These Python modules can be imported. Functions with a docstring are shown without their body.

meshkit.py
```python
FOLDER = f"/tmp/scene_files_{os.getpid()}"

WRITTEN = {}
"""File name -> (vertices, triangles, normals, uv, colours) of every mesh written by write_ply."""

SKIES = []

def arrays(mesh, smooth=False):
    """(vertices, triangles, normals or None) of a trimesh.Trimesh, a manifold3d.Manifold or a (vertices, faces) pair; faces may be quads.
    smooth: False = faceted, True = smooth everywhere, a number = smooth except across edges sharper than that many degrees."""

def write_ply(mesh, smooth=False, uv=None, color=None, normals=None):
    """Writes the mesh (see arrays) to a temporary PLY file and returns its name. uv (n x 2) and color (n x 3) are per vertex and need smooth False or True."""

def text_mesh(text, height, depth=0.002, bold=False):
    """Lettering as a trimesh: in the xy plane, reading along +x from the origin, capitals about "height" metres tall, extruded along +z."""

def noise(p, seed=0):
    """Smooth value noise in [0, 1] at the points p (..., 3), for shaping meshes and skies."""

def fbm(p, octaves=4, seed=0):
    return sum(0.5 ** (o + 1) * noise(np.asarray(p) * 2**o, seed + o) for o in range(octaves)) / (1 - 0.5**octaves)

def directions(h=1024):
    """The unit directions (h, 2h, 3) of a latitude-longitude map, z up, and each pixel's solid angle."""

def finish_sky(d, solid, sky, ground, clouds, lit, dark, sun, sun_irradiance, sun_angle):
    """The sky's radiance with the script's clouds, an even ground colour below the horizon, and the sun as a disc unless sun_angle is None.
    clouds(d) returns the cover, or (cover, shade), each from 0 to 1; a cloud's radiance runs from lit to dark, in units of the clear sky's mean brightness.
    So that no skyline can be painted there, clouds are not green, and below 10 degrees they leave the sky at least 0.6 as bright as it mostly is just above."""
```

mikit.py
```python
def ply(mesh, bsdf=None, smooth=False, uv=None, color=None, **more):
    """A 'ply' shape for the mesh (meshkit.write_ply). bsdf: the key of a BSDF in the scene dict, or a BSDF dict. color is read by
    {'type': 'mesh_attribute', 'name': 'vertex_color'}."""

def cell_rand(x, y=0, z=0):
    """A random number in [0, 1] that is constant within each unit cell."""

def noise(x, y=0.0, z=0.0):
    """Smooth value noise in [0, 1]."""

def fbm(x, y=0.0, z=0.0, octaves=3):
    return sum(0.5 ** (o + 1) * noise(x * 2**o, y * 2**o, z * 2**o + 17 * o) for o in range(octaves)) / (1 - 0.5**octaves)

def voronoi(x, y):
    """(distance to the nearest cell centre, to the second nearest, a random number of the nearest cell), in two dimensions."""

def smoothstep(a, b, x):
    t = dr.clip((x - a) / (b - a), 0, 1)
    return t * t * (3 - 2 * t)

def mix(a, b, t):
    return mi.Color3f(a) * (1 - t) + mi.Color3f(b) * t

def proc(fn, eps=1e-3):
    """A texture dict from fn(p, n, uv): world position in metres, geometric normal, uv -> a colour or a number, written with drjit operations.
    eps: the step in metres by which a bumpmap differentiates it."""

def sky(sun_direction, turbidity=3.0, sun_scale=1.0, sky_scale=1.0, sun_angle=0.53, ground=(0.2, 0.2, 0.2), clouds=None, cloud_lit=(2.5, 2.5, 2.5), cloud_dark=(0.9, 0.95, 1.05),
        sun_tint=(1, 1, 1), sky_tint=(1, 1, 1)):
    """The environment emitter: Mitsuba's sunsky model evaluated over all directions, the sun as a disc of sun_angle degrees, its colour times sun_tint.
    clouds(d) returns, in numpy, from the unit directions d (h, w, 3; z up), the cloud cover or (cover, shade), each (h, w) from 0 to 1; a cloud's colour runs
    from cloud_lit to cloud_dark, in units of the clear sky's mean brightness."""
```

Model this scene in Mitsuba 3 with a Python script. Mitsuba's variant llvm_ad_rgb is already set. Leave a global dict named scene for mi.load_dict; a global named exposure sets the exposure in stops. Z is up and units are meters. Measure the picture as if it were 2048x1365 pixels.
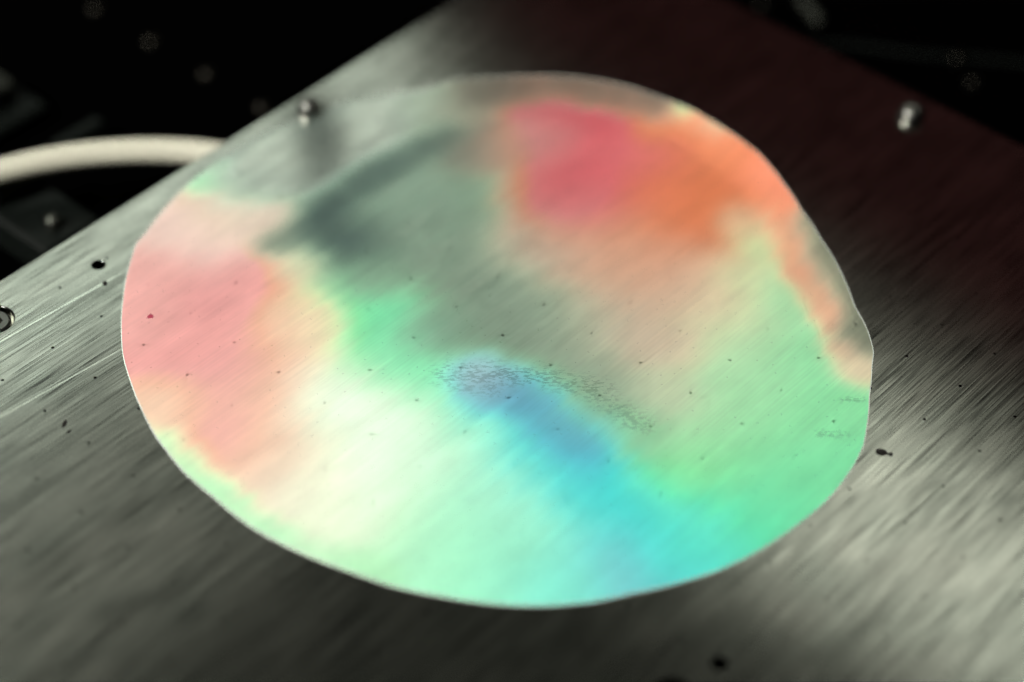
import math
import numpy as np
import drjit as dr
import mitsuba as mi
import trimesh
import manifold3d as m3
import mikit
from mikit import ply, proc, noise, fbm, smoothstep, mix

T = mi.ScalarTransform4f
MM = 1e-3
scene, labels = {}, {}

# ------------------------------------------------------------------ camera and light
exposure = 0.0
CAM = np.array([-0.25128, -0.21334, 0.305434])
scene['camera'] = {
    'type': 'thinlens', 'fov': 25.4785, 'fov_axis': 'x', 'aperture_radius': 0.0092, 'focus_distance': 0.4425,
    'near_clip': 0.02, 'far_clip': 20.0,
    'to_world': T().look_at(origin=CAM.tolist(), target=[0.0010485, -0.0015307, -0.0011065], up=[0.499929, 0.463363, 0.731686])}


def emitter(rgb):
    return {'type': 'area', 'radiance': {'type': 'rgb', 'value': list(rgb)}}


KEY = emitter((185, 181, 165))          # small bright lamp high on the left
PANEL_LEFT = emitter((.33, .345, .295))  # broad dim diffusers overhead
PANEL_EDGE = emitter((1.95, 2.2, 1.9))
FILL_DIM = emitter((.05, .052, .044))  # added fill that lifts the dark lower part of the plate
PANEL_MAIN = emitter((1.35, 1.42, 1.2))

# ------------------------------------------------------------------ helpers
count = {}


def key_for(name):
    n = count.get(name, 0)
    count[name] = n + 1
    return name if n == 0 else f'{name}_{n:03d}'


def tag(key, label=None, cat=None, group=None, kind=None):
    d = labels.setdefault(key, {})
    for k, v in (('label', label), ('category', cat), ('group', group), ('kind', kind)):
        if v:
            d[k] = v
    return key


def thing(name, label, cat, group=None):
    return tag(key_for(name), label, cat, group)


def part(parent, name, mesh, bsdf, smooth=30, **more):
    k = key_for(f'{parent}__{name}')
    scene[k] = ply(mesh, bsdf, smooth=smooth, **more)
    return k


def man(m):
    return m3.Manifold(m3.Mesh(np.asarray(m.vertices, np.float32), np.asarray(m.faces, np.uint32)))


def cyl(x, y, z0, z1, r, r2=None, seg=32):
    return m3.Manifold.cylinder(z1 - z0, r, r if r2 is None else r2, seg).translate([x, y, z0])


def box(x0, x1, y0, y1, z0, z1, bevel=0.0):
    b = bevel
    if not b:
        return m3.Manifold.cube([x1 - x0, y1 - y0, z1 - z0]).translate([x0, y0, z0])
    parts = [box(x0 + b, x1 - b, y0 + b, y1 - b, z0, z1), box(x0, x1, y0 + b, y1 - b, z0 + b, z1 - b), box(x0 + b, x1 - b, y0, y1, z0 + b, z1 - b)]
    return m3.Manifold.batch_hull(parts)


def tm(m):
    a = m.to_mesh()
    return trimesh.Trimesh(a.vert_properties[:, :3].astype(float), a.tri_verts.astype(int), process=False)


def scaled(m, s=MM):
    return tm(m.scale([s, s, s]))


def tube_mesh(points, r, sides=24, samples=80, caps=True):
    from scipy.interpolate import CubicSpline
    p = np.asarray(points, float)
    t = np.r_[0, np.cumsum(np.linalg.norm(np.diff(p, axis=0), axis=1))]
    c = CubicSpline(t, p)(np.linspace(0, t[-1], samples))
    d = np.gradient(c, axis=0)
    d /= np.linalg.norm(d, axis=1, keepdims=True)
    a = np.cross(d, [0, 0, 1.0])
    a /= np.linalg.norm(a, axis=1, keepdims=True)
    b = np.cross(a, d)
    th = np.arange(sides) * 2 * np.pi / sides
    v = (c[:, None] + r * (np.cos(th)[None, :, None] * a[:, None] + np.sin(th)[None, :, None] * b[:, None])).reshape(-1, 3)
    f = []
    for i in range(samples - 1):
        for j in range(sides):
            k = (j + 1) % sides
            f += [[i * sides + j, i * sides + k, (i + 1) * sides + k], [i * sides + j, (i + 1) * sides + k, (i + 1) * sides + j]]
    n = len(v)
    v = np.vstack([v, c[0], c[-1]])
    for j in range(sides):
        k = (j + 1) % sides
        f += [[n, k, j], [n + 1, (samples - 1) * sides + j, (samples - 1) * sides + k]]
    return trimesh.Trimesh(v, f, process=False)


# ------------------------------------------------------------------ materials
def brushed(p):
    """Grain of the sanded aluminium along x: many fine scratches of finite length, and broad worn bands."""
    x, y = p.x * 1000, p.y * 1000
    w = y + .12 * (noise(x * .05, y * .08) - .5)
    fine = noise(x * .10, w * 5.0, 1.0) * .5 + noise(x * .20, w * 11.0, 2.0) * .5
    mid = noise(x * .05, w * 3.1, 3.0)
    wide = fbm(x * .02, w * .4, 4.0)
    return fine, mid, wide


def scratches(p):
    """Single bright scuffs through the oxide, each a hair wide and some centimetres long."""
    x, y = p.x * 1000, p.y * 1000
    s = mi.Float(0)
    for yc, slope, x0, x1, width, k in ((70.9, -.063, -75, -31, .22, .9), (53.1, -.092, -90, -44, .26, .9), (53.9, -.088, -90, -56, .16, .55), (51.9, -.07, -58, -36, .14, .45),
                                        (47.0, -.07, -93, -66, .15, .5), (42.5, -.05, -92, -70, .1, .3)):
        d = dr.abs(y - yc - slope * (x + 62)) / width
        s = dr.maximum(s, k * (1 - smoothstep(.3, 1.2, d)) * smoothstep(x0 - 4, x0 + 4, x) * (1 - smoothstep(x1 - 14, x1 + 2, x)) * (.6 + .4 * noise(x * 1.3, y * 5)))
    return s


def metal_reflectance(p, n, uv):
    fine, mid, wide = brushed(p)
    x, y = p.x * 1000, p.y * 1000
    oxide = fbm(x * .10, y * .17, 7.0, 5)
    stain = smoothstep(.52, .66, fbm(x * .035 + 9, y * .16, 21.0, 4))
    v = .35 + .62 * (fine - .5) + .10 * (mid - .5) + .03 * (wide - .5) + .17 * (oxide - .5) - .04 * stain
    v = dr.clip(v, .06, .9)
    v = v + (.95 - v) * scratches(p)
    return mix((.95, 1.0, .91), (.99, .985, .90), oxide) * v


METAL_TONE = proc(metal_reflectance)
scene['brushed_metal'] = {'type': 'twosided', 'bsdf': {
    'type': 'blendbsdf', 'weight': .30,
    'worn': {'type': 'roughconductor', 'distribution': 'beckmann', 'material': 'Al', 'alpha_u': .03, 'alpha_v': .04, 'specular_reflectance': METAL_TONE},
    'hazy': {'type': 'principled', 'base_color': METAL_TONE, 'metallic': 1.0, 'roughness': .10, 'specular': .5}}}


def conductor(rgb, rough):
    return {'type': 'twosided', 'bsdf': {'type': 'roughconductor', 'distribution': 'ggx', 'material': 'Al', 'alpha': rough, 'specular_reflectance': {'type': 'rgb', 'value': list(rgb)}}}


def plastic(rgb, rough, spec=.5):
    return {'type': 'twosided', 'bsdf': {'type': 'principled', 'base_color': {'type': 'rgb', 'value': list(rgb)}, 'roughness': rough, 'specular': spec}}


scene['steel'] = conductor((.28, .28, .265), .10)
scene['steel_dull'] = conductor((.07, .075, .065), .3)
scene['black_oxide'] = conductor((.022, .021, .018), .22)
scene['bench_black'] = plastic((.0003, .0003, .00035), .6, .004)
scene['anodised_black'] = plastic((.0035, .0045, .004), .35, .12)
scene['dirt'] = plastic((.012, .011, .010), .7, .1)
scene['hose_cream'] = plastic((.46, .45, .37), .5, .3)
scene['lamp_housing'] = plastic((.02, .02, .02), .6, .2)
scene['red_paint'] = plastic((.026, .0012, .003), .6, .1)
scene['dirt_red'] = plastic((.30, .04, .07), .6, .2)
scene['film_edge'] = plastic((.50, .54, .51), .35, .5)

PITCH_MM = 12.5           # spacing of the suction holes

# The structural film: its hue follows the pitch of its layers. Each entry: x mm, y mm, size mm, pitch colour in nm, density of the layer in percent, painted-in highlight and dark reflection.
PITCH_AND_LIGHT = [tuple(map(float, t.split())) for t in (
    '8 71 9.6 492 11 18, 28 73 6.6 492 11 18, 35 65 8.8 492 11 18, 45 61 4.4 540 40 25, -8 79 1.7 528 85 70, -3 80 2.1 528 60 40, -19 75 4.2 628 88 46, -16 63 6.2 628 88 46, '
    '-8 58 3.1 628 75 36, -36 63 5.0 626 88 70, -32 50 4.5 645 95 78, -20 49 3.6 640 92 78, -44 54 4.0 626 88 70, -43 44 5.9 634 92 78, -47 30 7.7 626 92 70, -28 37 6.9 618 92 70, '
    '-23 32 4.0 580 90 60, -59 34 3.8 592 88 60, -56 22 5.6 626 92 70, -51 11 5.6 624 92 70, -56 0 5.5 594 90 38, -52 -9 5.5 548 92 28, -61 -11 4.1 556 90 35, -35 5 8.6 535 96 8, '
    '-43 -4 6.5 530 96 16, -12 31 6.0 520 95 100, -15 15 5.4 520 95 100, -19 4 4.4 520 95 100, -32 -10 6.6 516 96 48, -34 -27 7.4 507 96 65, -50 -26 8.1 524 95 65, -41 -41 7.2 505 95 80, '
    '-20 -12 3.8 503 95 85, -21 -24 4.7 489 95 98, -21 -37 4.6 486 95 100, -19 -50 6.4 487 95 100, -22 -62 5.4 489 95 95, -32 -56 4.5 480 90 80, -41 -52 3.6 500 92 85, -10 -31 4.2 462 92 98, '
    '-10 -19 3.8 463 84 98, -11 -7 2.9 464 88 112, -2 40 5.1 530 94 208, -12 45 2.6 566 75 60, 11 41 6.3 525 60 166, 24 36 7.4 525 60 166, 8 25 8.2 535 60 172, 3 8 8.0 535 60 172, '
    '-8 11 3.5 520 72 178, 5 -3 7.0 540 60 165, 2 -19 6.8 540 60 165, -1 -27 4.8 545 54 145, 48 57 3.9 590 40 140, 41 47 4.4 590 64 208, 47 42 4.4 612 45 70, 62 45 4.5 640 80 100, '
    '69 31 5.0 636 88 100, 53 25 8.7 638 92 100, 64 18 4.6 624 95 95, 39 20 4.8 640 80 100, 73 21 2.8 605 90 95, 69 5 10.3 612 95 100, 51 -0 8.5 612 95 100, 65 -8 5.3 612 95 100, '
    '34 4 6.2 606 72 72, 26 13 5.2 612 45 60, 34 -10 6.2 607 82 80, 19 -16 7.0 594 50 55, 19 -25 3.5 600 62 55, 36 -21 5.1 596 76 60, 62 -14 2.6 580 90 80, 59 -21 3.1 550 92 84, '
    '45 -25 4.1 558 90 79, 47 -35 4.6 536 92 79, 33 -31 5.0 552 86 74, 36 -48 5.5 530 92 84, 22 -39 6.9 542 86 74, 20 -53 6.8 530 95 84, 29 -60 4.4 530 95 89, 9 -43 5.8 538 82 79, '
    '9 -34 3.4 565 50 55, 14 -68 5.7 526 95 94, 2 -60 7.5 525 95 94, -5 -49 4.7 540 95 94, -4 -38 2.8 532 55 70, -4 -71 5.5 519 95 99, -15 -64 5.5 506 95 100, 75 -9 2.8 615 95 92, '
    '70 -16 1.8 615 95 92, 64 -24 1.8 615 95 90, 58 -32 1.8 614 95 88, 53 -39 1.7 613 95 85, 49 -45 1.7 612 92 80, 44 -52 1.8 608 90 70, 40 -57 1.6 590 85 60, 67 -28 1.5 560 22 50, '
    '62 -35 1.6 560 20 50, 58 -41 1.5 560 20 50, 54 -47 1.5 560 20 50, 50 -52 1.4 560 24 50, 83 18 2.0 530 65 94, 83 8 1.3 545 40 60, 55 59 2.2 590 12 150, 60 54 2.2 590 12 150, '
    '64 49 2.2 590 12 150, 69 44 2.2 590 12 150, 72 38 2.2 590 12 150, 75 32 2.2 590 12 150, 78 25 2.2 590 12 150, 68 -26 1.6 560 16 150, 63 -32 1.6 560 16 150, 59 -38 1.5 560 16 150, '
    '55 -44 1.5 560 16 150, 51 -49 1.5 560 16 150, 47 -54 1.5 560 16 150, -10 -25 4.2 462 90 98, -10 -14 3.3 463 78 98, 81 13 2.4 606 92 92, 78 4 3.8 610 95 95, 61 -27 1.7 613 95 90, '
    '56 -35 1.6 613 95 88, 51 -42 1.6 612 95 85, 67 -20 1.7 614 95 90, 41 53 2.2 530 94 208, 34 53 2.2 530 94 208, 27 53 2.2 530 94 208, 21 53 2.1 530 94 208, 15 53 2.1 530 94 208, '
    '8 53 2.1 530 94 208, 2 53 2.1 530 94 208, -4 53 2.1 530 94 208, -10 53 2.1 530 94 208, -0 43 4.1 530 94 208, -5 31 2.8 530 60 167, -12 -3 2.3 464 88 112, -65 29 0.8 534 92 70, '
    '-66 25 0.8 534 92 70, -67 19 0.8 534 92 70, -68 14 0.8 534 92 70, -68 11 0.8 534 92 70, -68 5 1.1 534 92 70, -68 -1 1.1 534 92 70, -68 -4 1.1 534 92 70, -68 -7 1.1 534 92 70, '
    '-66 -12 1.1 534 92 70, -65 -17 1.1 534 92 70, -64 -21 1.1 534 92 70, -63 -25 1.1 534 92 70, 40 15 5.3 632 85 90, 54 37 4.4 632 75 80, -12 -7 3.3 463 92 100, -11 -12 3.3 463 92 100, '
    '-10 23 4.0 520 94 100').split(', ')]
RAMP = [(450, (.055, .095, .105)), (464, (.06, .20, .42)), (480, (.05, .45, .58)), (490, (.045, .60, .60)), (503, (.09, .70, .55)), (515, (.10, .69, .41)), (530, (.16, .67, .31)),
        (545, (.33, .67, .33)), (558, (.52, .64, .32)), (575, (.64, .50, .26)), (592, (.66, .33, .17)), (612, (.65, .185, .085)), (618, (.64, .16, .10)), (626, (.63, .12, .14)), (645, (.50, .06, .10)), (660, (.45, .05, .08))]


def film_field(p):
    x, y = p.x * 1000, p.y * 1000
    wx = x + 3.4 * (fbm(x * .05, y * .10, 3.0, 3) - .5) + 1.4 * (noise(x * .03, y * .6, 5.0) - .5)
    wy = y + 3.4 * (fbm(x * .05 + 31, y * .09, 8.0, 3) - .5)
    total, nm, density, pure, painted_dark = mi.Float(1e-6), mi.Float(540e-6), mi.Float(.8e-6), mi.Float(.8e-6), mi.Float(0)
    for px, py, r, wave, cover, strength in PITCH_AND_LIGHT:
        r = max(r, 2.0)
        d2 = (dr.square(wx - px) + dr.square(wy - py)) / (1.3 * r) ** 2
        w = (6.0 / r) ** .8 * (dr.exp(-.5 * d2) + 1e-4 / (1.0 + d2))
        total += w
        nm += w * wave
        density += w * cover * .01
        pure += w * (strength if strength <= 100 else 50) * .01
        painted_dark += w * max(strength - 100, 0) * .01
    return nm / total, density / total, pure / total, painted_dark / total


def film_dirt(p):
    """Smudges left by handling: a stippled arc, a few strokes and dots."""
    x, y = p.x * 1000, p.y * 1000
    grain = fbm((x - y) * .9 + .6 * noise(x, y), (x + y) * 2.1, 2.0, 5)
    s = mi.Float(0)
    for (ax, ay), (bx, by), width, k in (((-15, 0), (-9, -7), 4.5, .65), ((-16, -3), (-13, -8), 3.0, .5), ((-9, -6), (-4, -14), 3.0, .8), ((-4, -13), (1, -24), 3.6, .7), ((0, -22), (-1, -36), 3.2, .65), ((31, -60.5), (33.6, -63), .9, .6),
                                         ((20.5, -62.5), (23.5, -66), 1.3, .65), ((32, 64.2), (34, 66.8), .9, .7)):
        t = dr.clip(((x - ax) * (bx - ax) + (y - ay) * (by - ay)) / ((bx - ax) ** 2 + (by - ay) ** 2), 0, 1)
        d = dr.sqrt(dr.square(x - ax - t * (bx - ax)) + dr.square(y - ay - t * (by - ay))) / width
        s = dr.maximum(s, .85 * k * smoothstep(.46, .78, grain + .14 * (1 - d)) * (1 - smoothstep(.2, 1.6, d)))
    specks = mikit.voronoi(x * .55, y * .55)
    s = dr.maximum(s, .5 * (1 - smoothstep(.06, .10, specks[0])) * smoothstep(.86, .88, specks[2]))
    return s


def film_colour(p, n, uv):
    nm, density, pure, painted_dark = film_field(p)
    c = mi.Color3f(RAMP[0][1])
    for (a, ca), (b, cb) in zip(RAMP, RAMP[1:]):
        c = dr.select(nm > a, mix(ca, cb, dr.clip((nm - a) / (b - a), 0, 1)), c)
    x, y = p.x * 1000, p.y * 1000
    c = mix((.80, .88, .79), c, dr.clip(pure, 0, 1))  # pale tint, with the white gloss highlight painted into the film colour
    c = mix(c, (.045, .075, .075), dr.clip(painted_dark, 0, 1))  # dark mirrored bands and the grey curled lip painted into the colour
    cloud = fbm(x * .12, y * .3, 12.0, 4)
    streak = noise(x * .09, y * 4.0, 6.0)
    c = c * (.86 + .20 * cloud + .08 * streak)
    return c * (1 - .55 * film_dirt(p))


def film_opacity(p, n, uv):
    nm, density, pure, painted_dark = film_field(p)
    x, y = p.x * 1000, p.y * 1000
    streak = noise(x * .1, y * 4.5, 1.0)
    gx, gy = x / PITCH_MM, y / PITCH_MM                     # pinholes: the film has been sucked into the suction holes and pierced
    hole = dr.sqrt(dr.square(gx - dr.floor(gx + .5)) + dr.square(gy - dr.floor(gy + .5))) * PITCH_MM
    pierced = .85 * (1 - smoothstep(.22, .42, hole))
    return (dr.clip(density * .92 + .10 * (streak - .5), .05, .95) + (1 - density) * .35 * film_dirt(p)) * (1 - pierced)


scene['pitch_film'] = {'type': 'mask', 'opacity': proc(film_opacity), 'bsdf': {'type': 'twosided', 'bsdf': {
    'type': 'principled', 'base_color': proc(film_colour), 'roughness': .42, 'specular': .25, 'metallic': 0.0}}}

# ------------------------------------------------------------------ the setting: black bench
PLATE_T = 25.0
k = key_for('bench_top')
scene[k] = ply(scaled(box(-400, 700, -500, 700, -PLATE_T - 12, -PLATE_T)), 'bench_black')
tag(k, 'matt black bench top under the metal plate', kind='structure')

# ------------------------------------------------------------------ the vacuum plate
body = box(-190, 124.2, -210, 85.7, -PLATE_T, 0, .5)
corner = m3.CrossSection.square([314.2 - 12, 295.7 - 12]).translate([-190 + 6, -210 + 6]).offset(6.0, m3.JoinType.Round, circular_segments=48)
body = body ^ corner.extrude(60).translate([0, 0, -40])
cuts = []
for i in range(-9, 9):
    for j in range(-16, 7):
        x, y = i * PITCH_MM, j * PITCH_MM
        if abs(x) > 200 or x < -125 or x > 118 or y < -150 or y > 80:
            continue
        cuts.append(cyl(x, y, -2.2, .1, .32, seg=14))
cuts += [cyl(-65.2, 77.4, -4.3, .1, 4.1, seg=64), cyl(-65.2, 77.4, -.25, .1, 4.1, 4.45, seg=64)]
cuts += [cyl(-40.1, 74.7, -26, .1, 1.35, seg=32), cyl(-40.1, 74.7, -.2, .05, 1.35, 1.6, seg=32), cyl(-36.9, -82.3, -26, .1, 1.6, seg=32), cyl(-47.5, -80.5, -26, .1, 3.6, seg=48)]
body = body - m3.Manifold.batch_boolean(cuts, m3.OpType.Add)
plate = thing('metal_plate', 'brushed grey metal plate with a grid of tiny holes, under the iridescent disc', 'metal plate')
bm = scaled(body)
scene[f'{plate}__body'] = ply(bm, 'brushed_metal', smooth=False, uv=np.asarray(bm.vertices)[:, :2] * 10)


def cap_screw(x, y, z_top, r, name, label, group=None, steel='steel', dome=False, hex_r=None, h=3.0):
    t = thing(name, label, 'screw', group)
    hr = hex_r or r * .58
    if dome:
        rings, prof = 10, []
        for q in range(rings + 1):
            a = q / rings * math.pi / 2
            prof.append((r * math.cos(a) ** .75 if q < rings else 0.0, z_top - h + .6 + (h - .6) * math.sin(a)))
        prof = [(0, z_top - h), (r, z_top - h)] + prof
        rev = trimesh.creation.revolve(np.array(prof), sections=40)
        head = man(rev).translate([x, y, 0])
        if head.volume() < 0:
            head = cyl(x, y, z_top - h, z_top, r, r * .7)
    else:
        head = cyl(x, y, z_top - h, z_top - .35, r, seg=56) + cyl(x, y, z_top - .35, z_top, r, r - .35, seg=56)
    sock = cyl(x, y, z_top - 1.9, z_top + .1, hr, seg=6).translate([-x, -y, 0]).rotate([0, 0, 17]).translate([x, y, 0])
    if dome and steel == 'steel':           # a plain round-topped pin
        part(t, 'head', scaled(head), steel, smooth=50)
        return t
    part(t, 'head', scaled(head - sock), steel)
    floor = cyl(x, y, z_top - 2.2, z_top - 1.85, hr * 1.05, seg=6).translate([-x, -y, 0]).rotate([0, 0, 17]).translate([x, y, 0])
    part(t, 'socket', scaled(floor), 'black_oxide')
    return t


cap_screw(-65.2, 77.4, -.4, 3.35, 'socket_screw', 'steel socket screw sunk in a dark counterbore at the left picture edge', hex_r=1.9, h=3.8)
cap_screw(25.4, 79.6, 3.6, 2.6, 'locating_pin', 'domed steel pin touching the far left rim of the iridescent disc', dome=True, hex_r=1.2, h=3.6)
cap_screw(115.8, -19.2, 3.2, 2.9, 'locating_pin', 'domed steel pin standing alone on the dark right end of the plate', dome=True, hex_r=1.5, h=3.2)

# ------------------------------------------------------------------ the film disc
OUT = np.array([(-27.2, 75.0, 0.0), (-13.7, 79.6, 0.0), (3.3, 82.0, 0.0), (14.2, 81.6, 0.0), (22.7, 79.5, 0.0), (29.1, 78.4, 0.0), (34.6, 76.1, 0.0), (42.0, 70.9, 0.1), (48.0, 65.7, 1.0), (54.1, 63.0, 1.8), (61.8, 54.4, 3.0), (68.3, 47.5, 3.2), (73.9, 39.7, 3.2), (77.3, 32.5, 3.2), (79.3, 24.4, 3.2), (80.7, 15.1, 3.2), (80.0, 5.1, 3.2), (78.3, -4.2, 3.2), (73.3, -15.1, 3.2), (69.1, -22.5, 3.2), (64.8, -30.6, 2.6), (60.2, -38.7, 2.0), (53.7, -47.1, 1.2), (50.4, -52.5, 0.8), (45.9, -57.3, 0.4), (42.7, -59.1, 0.1), (35.2, -63.7, 0.0), (27.5, -68.4, 0.0), (23.3, -70.6, 0.0), (18.5, -72.0, 0.0), (11.2, -73.3, 0.0), (5.7, -73.7, 0.0), (-0.7, -73.3, 0.0), (-7.1, -72.6, 0.0), (-15.2, -70.9, 0.0), (-20.2, -69.3, 0.0), (-28.1, -65.4, 0.0), (-34.8, -61.3, 0.0), (-41.3, -57.2, 0.0), (-47.2, -52.0, 0.0), (-52.1, -46.3, 0.0), (-58.3, -36.5, 0.0), (-62.2, -28.9, 0.0), (-64.8, -21.0, 0.0), (-68.4, -6.9, 0.0), (-69.2, -0.8, 0.0), (-68.7, 10.5, 0.0), (-68.1, 18.6, 0.0), (-66.5, 25.2, 0.0), (-65.6, 28.7, 0.0), (-62.4, 36.6, 0.0), (-58.9, 43.6, 0.0), (-54.8, 50.6, 0.0), (-51.4, 54.9, 0.0), (-47.8, 59.0, 0.0), (-43.5, 63.3, 0.0), (-34.3, 71.2, 0.0), (-30.3, 74.1, 0.0)])
FC = np.array([6.0, 5.6])
rel = OUT[:, :2] - FC
order = np.argsort(np.arctan2(rel[:, 1], rel[:, 0]))
oa, orad, oh = np.arctan2(rel[:, 1], rel[:, 0])[order], np.linalg.norm(rel, axis=1)[order], OUT[order, 2]
NA = 360
ang = np.linspace(-np.pi, np.pi, NA, endpoint=False)
xs = np.interp(ang, np.r_[oa[-1] - 2 * np.pi, oa, oa[0] + 2 * np.pi], np.r_[orad[-1], orad, orad[0]])
hs = np.interp(ang, np.r_[oa[-1] - 2 * np.pi, oa, oa[0] + 2 * np.pi], np.r_[oh[-1], oh, oh[0]])
hs = np.convolve(np.r_[hs[-9:], hs, hs[:9]], np.ones(19) / 19, 'valid')
rad = np.r_[np.linspace(0, .80, 30)[1:], np.linspace(.80, 1, 24)[1:]]
FZ = .16


def film_point(a, R, hh, s):
    r = R * s
    back = R - r
    lift = hh * np.clip(1 - back / 10.0, 0, 1) ** 2
    x, y = FC[0] + r * np.cos(a), FC[1] + r * np.sin(a)
    wave = .03 * np.sin(x * .11 + 1.3) * np.sin(y * .09 + .4)
    return np.stack([x, y, FZ + lift + wave * np.clip(back / 10, 0, 1)], -1)


V = [np.array([[FC[0], FC[1], FZ]])] + [film_point(ang, xs, hs, s) for s in rad]
V = np.vstack(V)
F = [[0, 1 + j, 1 + (j + 1) % NA] for j in range(NA)]
for i in range(len(rad) - 1):
    a0, b0 = 1 + i * NA, 1 + (i + 1) * NA
    for j in range(NA):
        q = (j + 1) % NA
        F += [[a0 + j, b0 + j, b0 + q], [a0 + j, b0 + q, a0 + q]]
disc = thing('iridescent_disc', 'round translucent rainbow film disc on the brushed plate, far right edge curled up', 'disc')
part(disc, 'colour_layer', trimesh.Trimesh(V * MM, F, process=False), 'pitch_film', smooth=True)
rim = film_point(ang, xs, hs, 1.0)
nrm = np.stack([np.cos(ang), np.sin(ang)], -1)
ring = []
for off, dz in ((-.10, .02), (.08, .0), (.10, -.13), (-.10, -.12)):
    q = rim.copy()
    q[:, :2] += nrm * off
    q[:, 2] += dz
    ring.append(q)
RV = np.vstack(ring)
RF = []
for a in range(4):
    b = (a + 1) % 4
    for j in range(NA):
        q = (j + 1) % NA
        RF += [[a * NA + j, b * NA + j, b * NA + q], [a * NA + j, b * NA + q, a * NA + q]]
part(disc, 'cut_rim', trimesh.Trimesh(RV * MM, RF, process=False), 'film_edge', smooth=False)


# ------------------------------------------------------------------ crumbs of dirt on the plate
def crumb(x, y, rx, ry, rz, seed, label, mat='dirt'):
    rng = np.random.default_rng(seed)
    s = trimesh.creation.icosphere(subdivisions=3)
    d = np.asarray(s.vertices)
    ph = rng.uniform(0, 6, 6)
    bump = 1 + .16 * np.sin(d[:, 0] * 4 + ph[0]) * np.sin(d[:, 1] * 5 + ph[1]) + .12 * np.sin(d[:, 2] * 6 + ph[2]) + .08 * np.sin(d[:, 0] * 9 + d[:, 1] * 7 + ph[3])
    v = d * bump[:, None] * [rx, ry, rz]
    c, q = math.cos(ph[4]), math.sin(ph[4])
    v = np.stack([x + c * v[:, 0] - q * v[:, 1], y + q * v[:, 0] + c * v[:, 1], np.maximum(v[:, 2] + rz * .7, .005)], -1)
    key = key_for('dirt_crumb')
    scene[key] = ply(trimesh.Trimesh(v * MM, s.faces, process=False), mat, smooth=True)
    tag(key, label, 'crumb')


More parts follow.
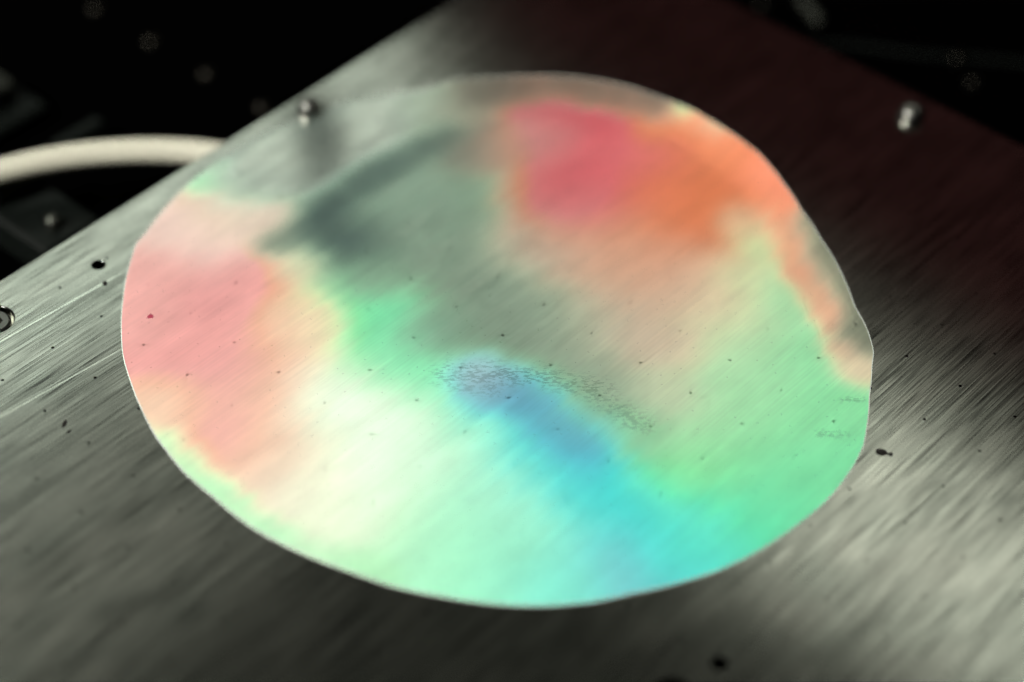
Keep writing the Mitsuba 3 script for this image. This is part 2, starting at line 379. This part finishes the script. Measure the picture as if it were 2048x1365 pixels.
crumb(24.4, -73.9, .95, .6, .35, 1, 'larger dark crumb on the plate right of the disc')
crumb(25.2, -75.6, .42, .35, .2, 2, 'tiny dark crumb beside the larger one right of the disc')
crumb(-43.0, 69.4, .6, .45, .15, 3, 'small grey speck on the plate left of the disc, near the threaded hole')
crumb(-74.8, 44.6, 1.0, .35, .12, 4, 'flat dark flake on the plate at the left, below the scratches')
crumb(-75.6, 42.4, .5, .3, .12, 5, 'small flake just below the flat dark flake at the left')
crumb(-43.6, 55.2, .9, .8, .12, 6, 'dark red speck on the pink left part of the disc', 'dirt_red')

# ------------------------------------------------------------------ hose
hose = thing('vacuum_hose', 'cream plastic hose running from the left to the far side of the plate', 'hose')
part(hose, 'tube', tube_mesh(np.array([(13, 79, -8.2), (8.5, 90, -8), (-4, 105, -7.6), (-16, 114.5, -7.6), (-29, 121.5, -8), (-50, 128, -9.5), (-80, 131, -13), (-120, 130, -19)]) * MM, 2.9 * MM), 'hose_cream', smooth=True)

# ------------------------------------------------------------------ dim things on the bench
for i, y in enumerate((172.3, 151.6, 131.8, 112.4)):
    cap_screw(41.2, y, -PLATE_T + 2.4, 2.2, 'bench_screw', ('farthest', 'second farthest', 'third farthest', 'nearest')[i] + ' of four blurred screws in a row on the black bench', 'row of bench screws behind the plate',
              steel='black_oxide', dome=True, hex_r=1.0, h=2.4)
for (x, y), lab in zip(((158.3, 50.7), (173.1, 1.2), (167.2, -7.1)), ('faint blurred screw on the bench at the top, left of the pale rod', 'bluish blurred screw on the bench at the far right', 'faint blurred screw just below the bluish one at the far right')):
    cap_screw(x, y, -PLATE_T + 2.2, 1.7, 'bench_screw', lab, steel='black_oxide', dome=True, hex_r=.8, h=2.2)


def rod(a, b, r):
    a, b = np.array(a, float), np.array(b, float)
    c = np.linalg.norm(b - a)
    m = cyl(0, 0, .6, c - .6, r) + cyl(0, 0, 0, .6, r - .6, r) + cyl(0, 0, c - .6, c, r, r - .6)
    mesh = scaled(m)
    mesh.apply_transform(trimesh.geometry.align_vectors([0, 0, 1], (b - a) / c))
    mesh.apply_translation(a * MM)
    return mesh


cl = thing('rod_clamp', 'blurred dark clamp block with a pale metal rod below the cream hose', 'clamp')
part(cl, 'block', scaled(box(-34, -18, 101, 125, -PLATE_T, -16, 1.0)), 'anodised_black')
part(cl, 'rod', rod((-31.5, 122.4, -14), (-16.5, 121.6, -14), 2.2), 'steel_dull')
part(cl, 'screw_head', scaled(cyl(-27.3, 106.5, -16, -13.6, 1.6) + cyl(-27.3, 106.5, -13.6, -12.8, 1.6, .8)), 'steel_dull')
cl = thing('corner_bracket', 'blurred dark bracket with a pale edge at the left border above the hose', 'bracket')
part(cl, 'foot', scaled(box(-20, 4, 146, 172, -PLATE_T, -20, .8)), 'anodised_black')
part(cl, 'upright', scaled(box(-9, 0, 152, 164, -20, -14, .8)), 'steel_dull')
cl = thing('flat_bracket', 'thin dim bracket just behind the top of the cream hose', 'bracket')
part(cl, 'plate', scaled(box(-6, 8, 130, 134, -PLATE_T, -19, .7)), 'anodised_black')
key = key_for('steel_rod')
scene[key] = ply(rod((165, 44, -22), (159, 33.5, -22), 1.6), 'steel_dull', smooth=30)
tag(key, 'short blurred pale rod on the bench at the top right', 'rod')
key = key_for('thin_cable')
scene[key] = ply(tube_mesh(np.array([(150, 33, -24.2), (159, 24, -24.1), (166, 12, -24.2), (172, 3, -24.2), (185, -16, -24.2)]) * MM, .8 * MM, sides=10, samples=40), 'anodised_black', smooth=True)
tag(key, 'thin dark cable lying across the bench at the far right', 'cable')

# ------------------------------------------------------------------ lamps, an added bar and a board, outside the picture
K6 = (305.434 + 600) / 305.434


def up(x, y, k=K6):
    return CAM[0] * 1000 + (x - CAM[0] * 1000) * k, CAM[1] * 1000 + (y - CAM[1] * 1000) * k


def panel(x0, x1, y0, y1, light, label):
    """A flat lamp facing down at 0.6 m: a black tray with a glowing diffuser let into its underside."""
    (X0, Y0), (X1, Y1) = up(x0, y0), up(x1, y1)
    t = thing('panel_lamp', label, 'lamp')
    part(t, 'tray', scaled(box(X0 - 6, X1 + 6, Y0 - 6, Y1 + 6, 600.5, 640)), 'lamp_housing')
    scene[f'{t}__diffuser'] = {**ply(trimesh.Trimesh(np.array([[X0, Y0, 600], [X1, Y0, 600], [X1, Y1, 600], [X0, Y1, 600]]) * MM, [[0, 2, 1], [0, 3, 2]], process=False), 'lamp_housing'), 'emitter': light}


panel(-150, -19, -6, 48, PANEL_LEFT, 'dim panel lamp hung over the far left')
panel(-150, 62, 60, 92, PANEL_EDGE, 'long panel lamp hung farthest back')
panel(-150, -13, -230, -12, FILL_DIM, 'added unseen fill panel, dimmest, nearest the camera on the left')
panel(-12, 35, -230, 48, PANEL_MAIN, 'largest panel lamp hung over the right')
t = thing('spot_lamp', 'small bright box lamp hung on the left', 'lamp')
kp = np.array([-600.0, 250.0, 600.0])
R = trimesh.geometry.align_vectors([0, 0, 1], -kp / np.linalg.norm(kp))
b = scaled(box(-90, 90, -90, 90, -60, -1, 3))
b.apply_transform(R)
b.apply_translation(kp * MM)
part(t, 'housing', b, 'lamp_housing')
q = trimesh.Trimesh(np.array([[-80, -80, 0], [80, -80, 0], [80, 80, 0], [-80, 80, 0]]) * MM, [[0, 1, 2], [0, 2, 3]], process=False)
q.apply_transform(R)
q.apply_translation(kp * MM)
scene[f'{t}__diffuser'] = {**ply(q, 'lamp_housing'), 'emitter': KEY}
t = thing('streak_bar', 'added unseen dark bar on a thin hanger, mirrored as the streak below the far left pin', 'bar')  # bar added out of view so its reflection makes the dark streak
K5 = (305.434 + 95) / 305.434
(bx0, by0), (bx1, by1) = up(25.5, 77.5, K5), up(13, 62, K5)
part(t, 'bar', rod((bx0, by0, 95), (bx1, by1, 95), 7.0), 'lamp_housing')
part(t, 'hanger', scaled(box(bx0 - 1.5, bx0 + 1.5, by0 - 1.5, by0 + 1.5, 97, 599)), 'lamp_housing')
t = thing('red_board', 'dark red upright board beyond the right end of the plate', 'board')
scene[t] = ply(scaled(box(640, 650, 60, 640, 100, 600, 2)), 'red_paint')
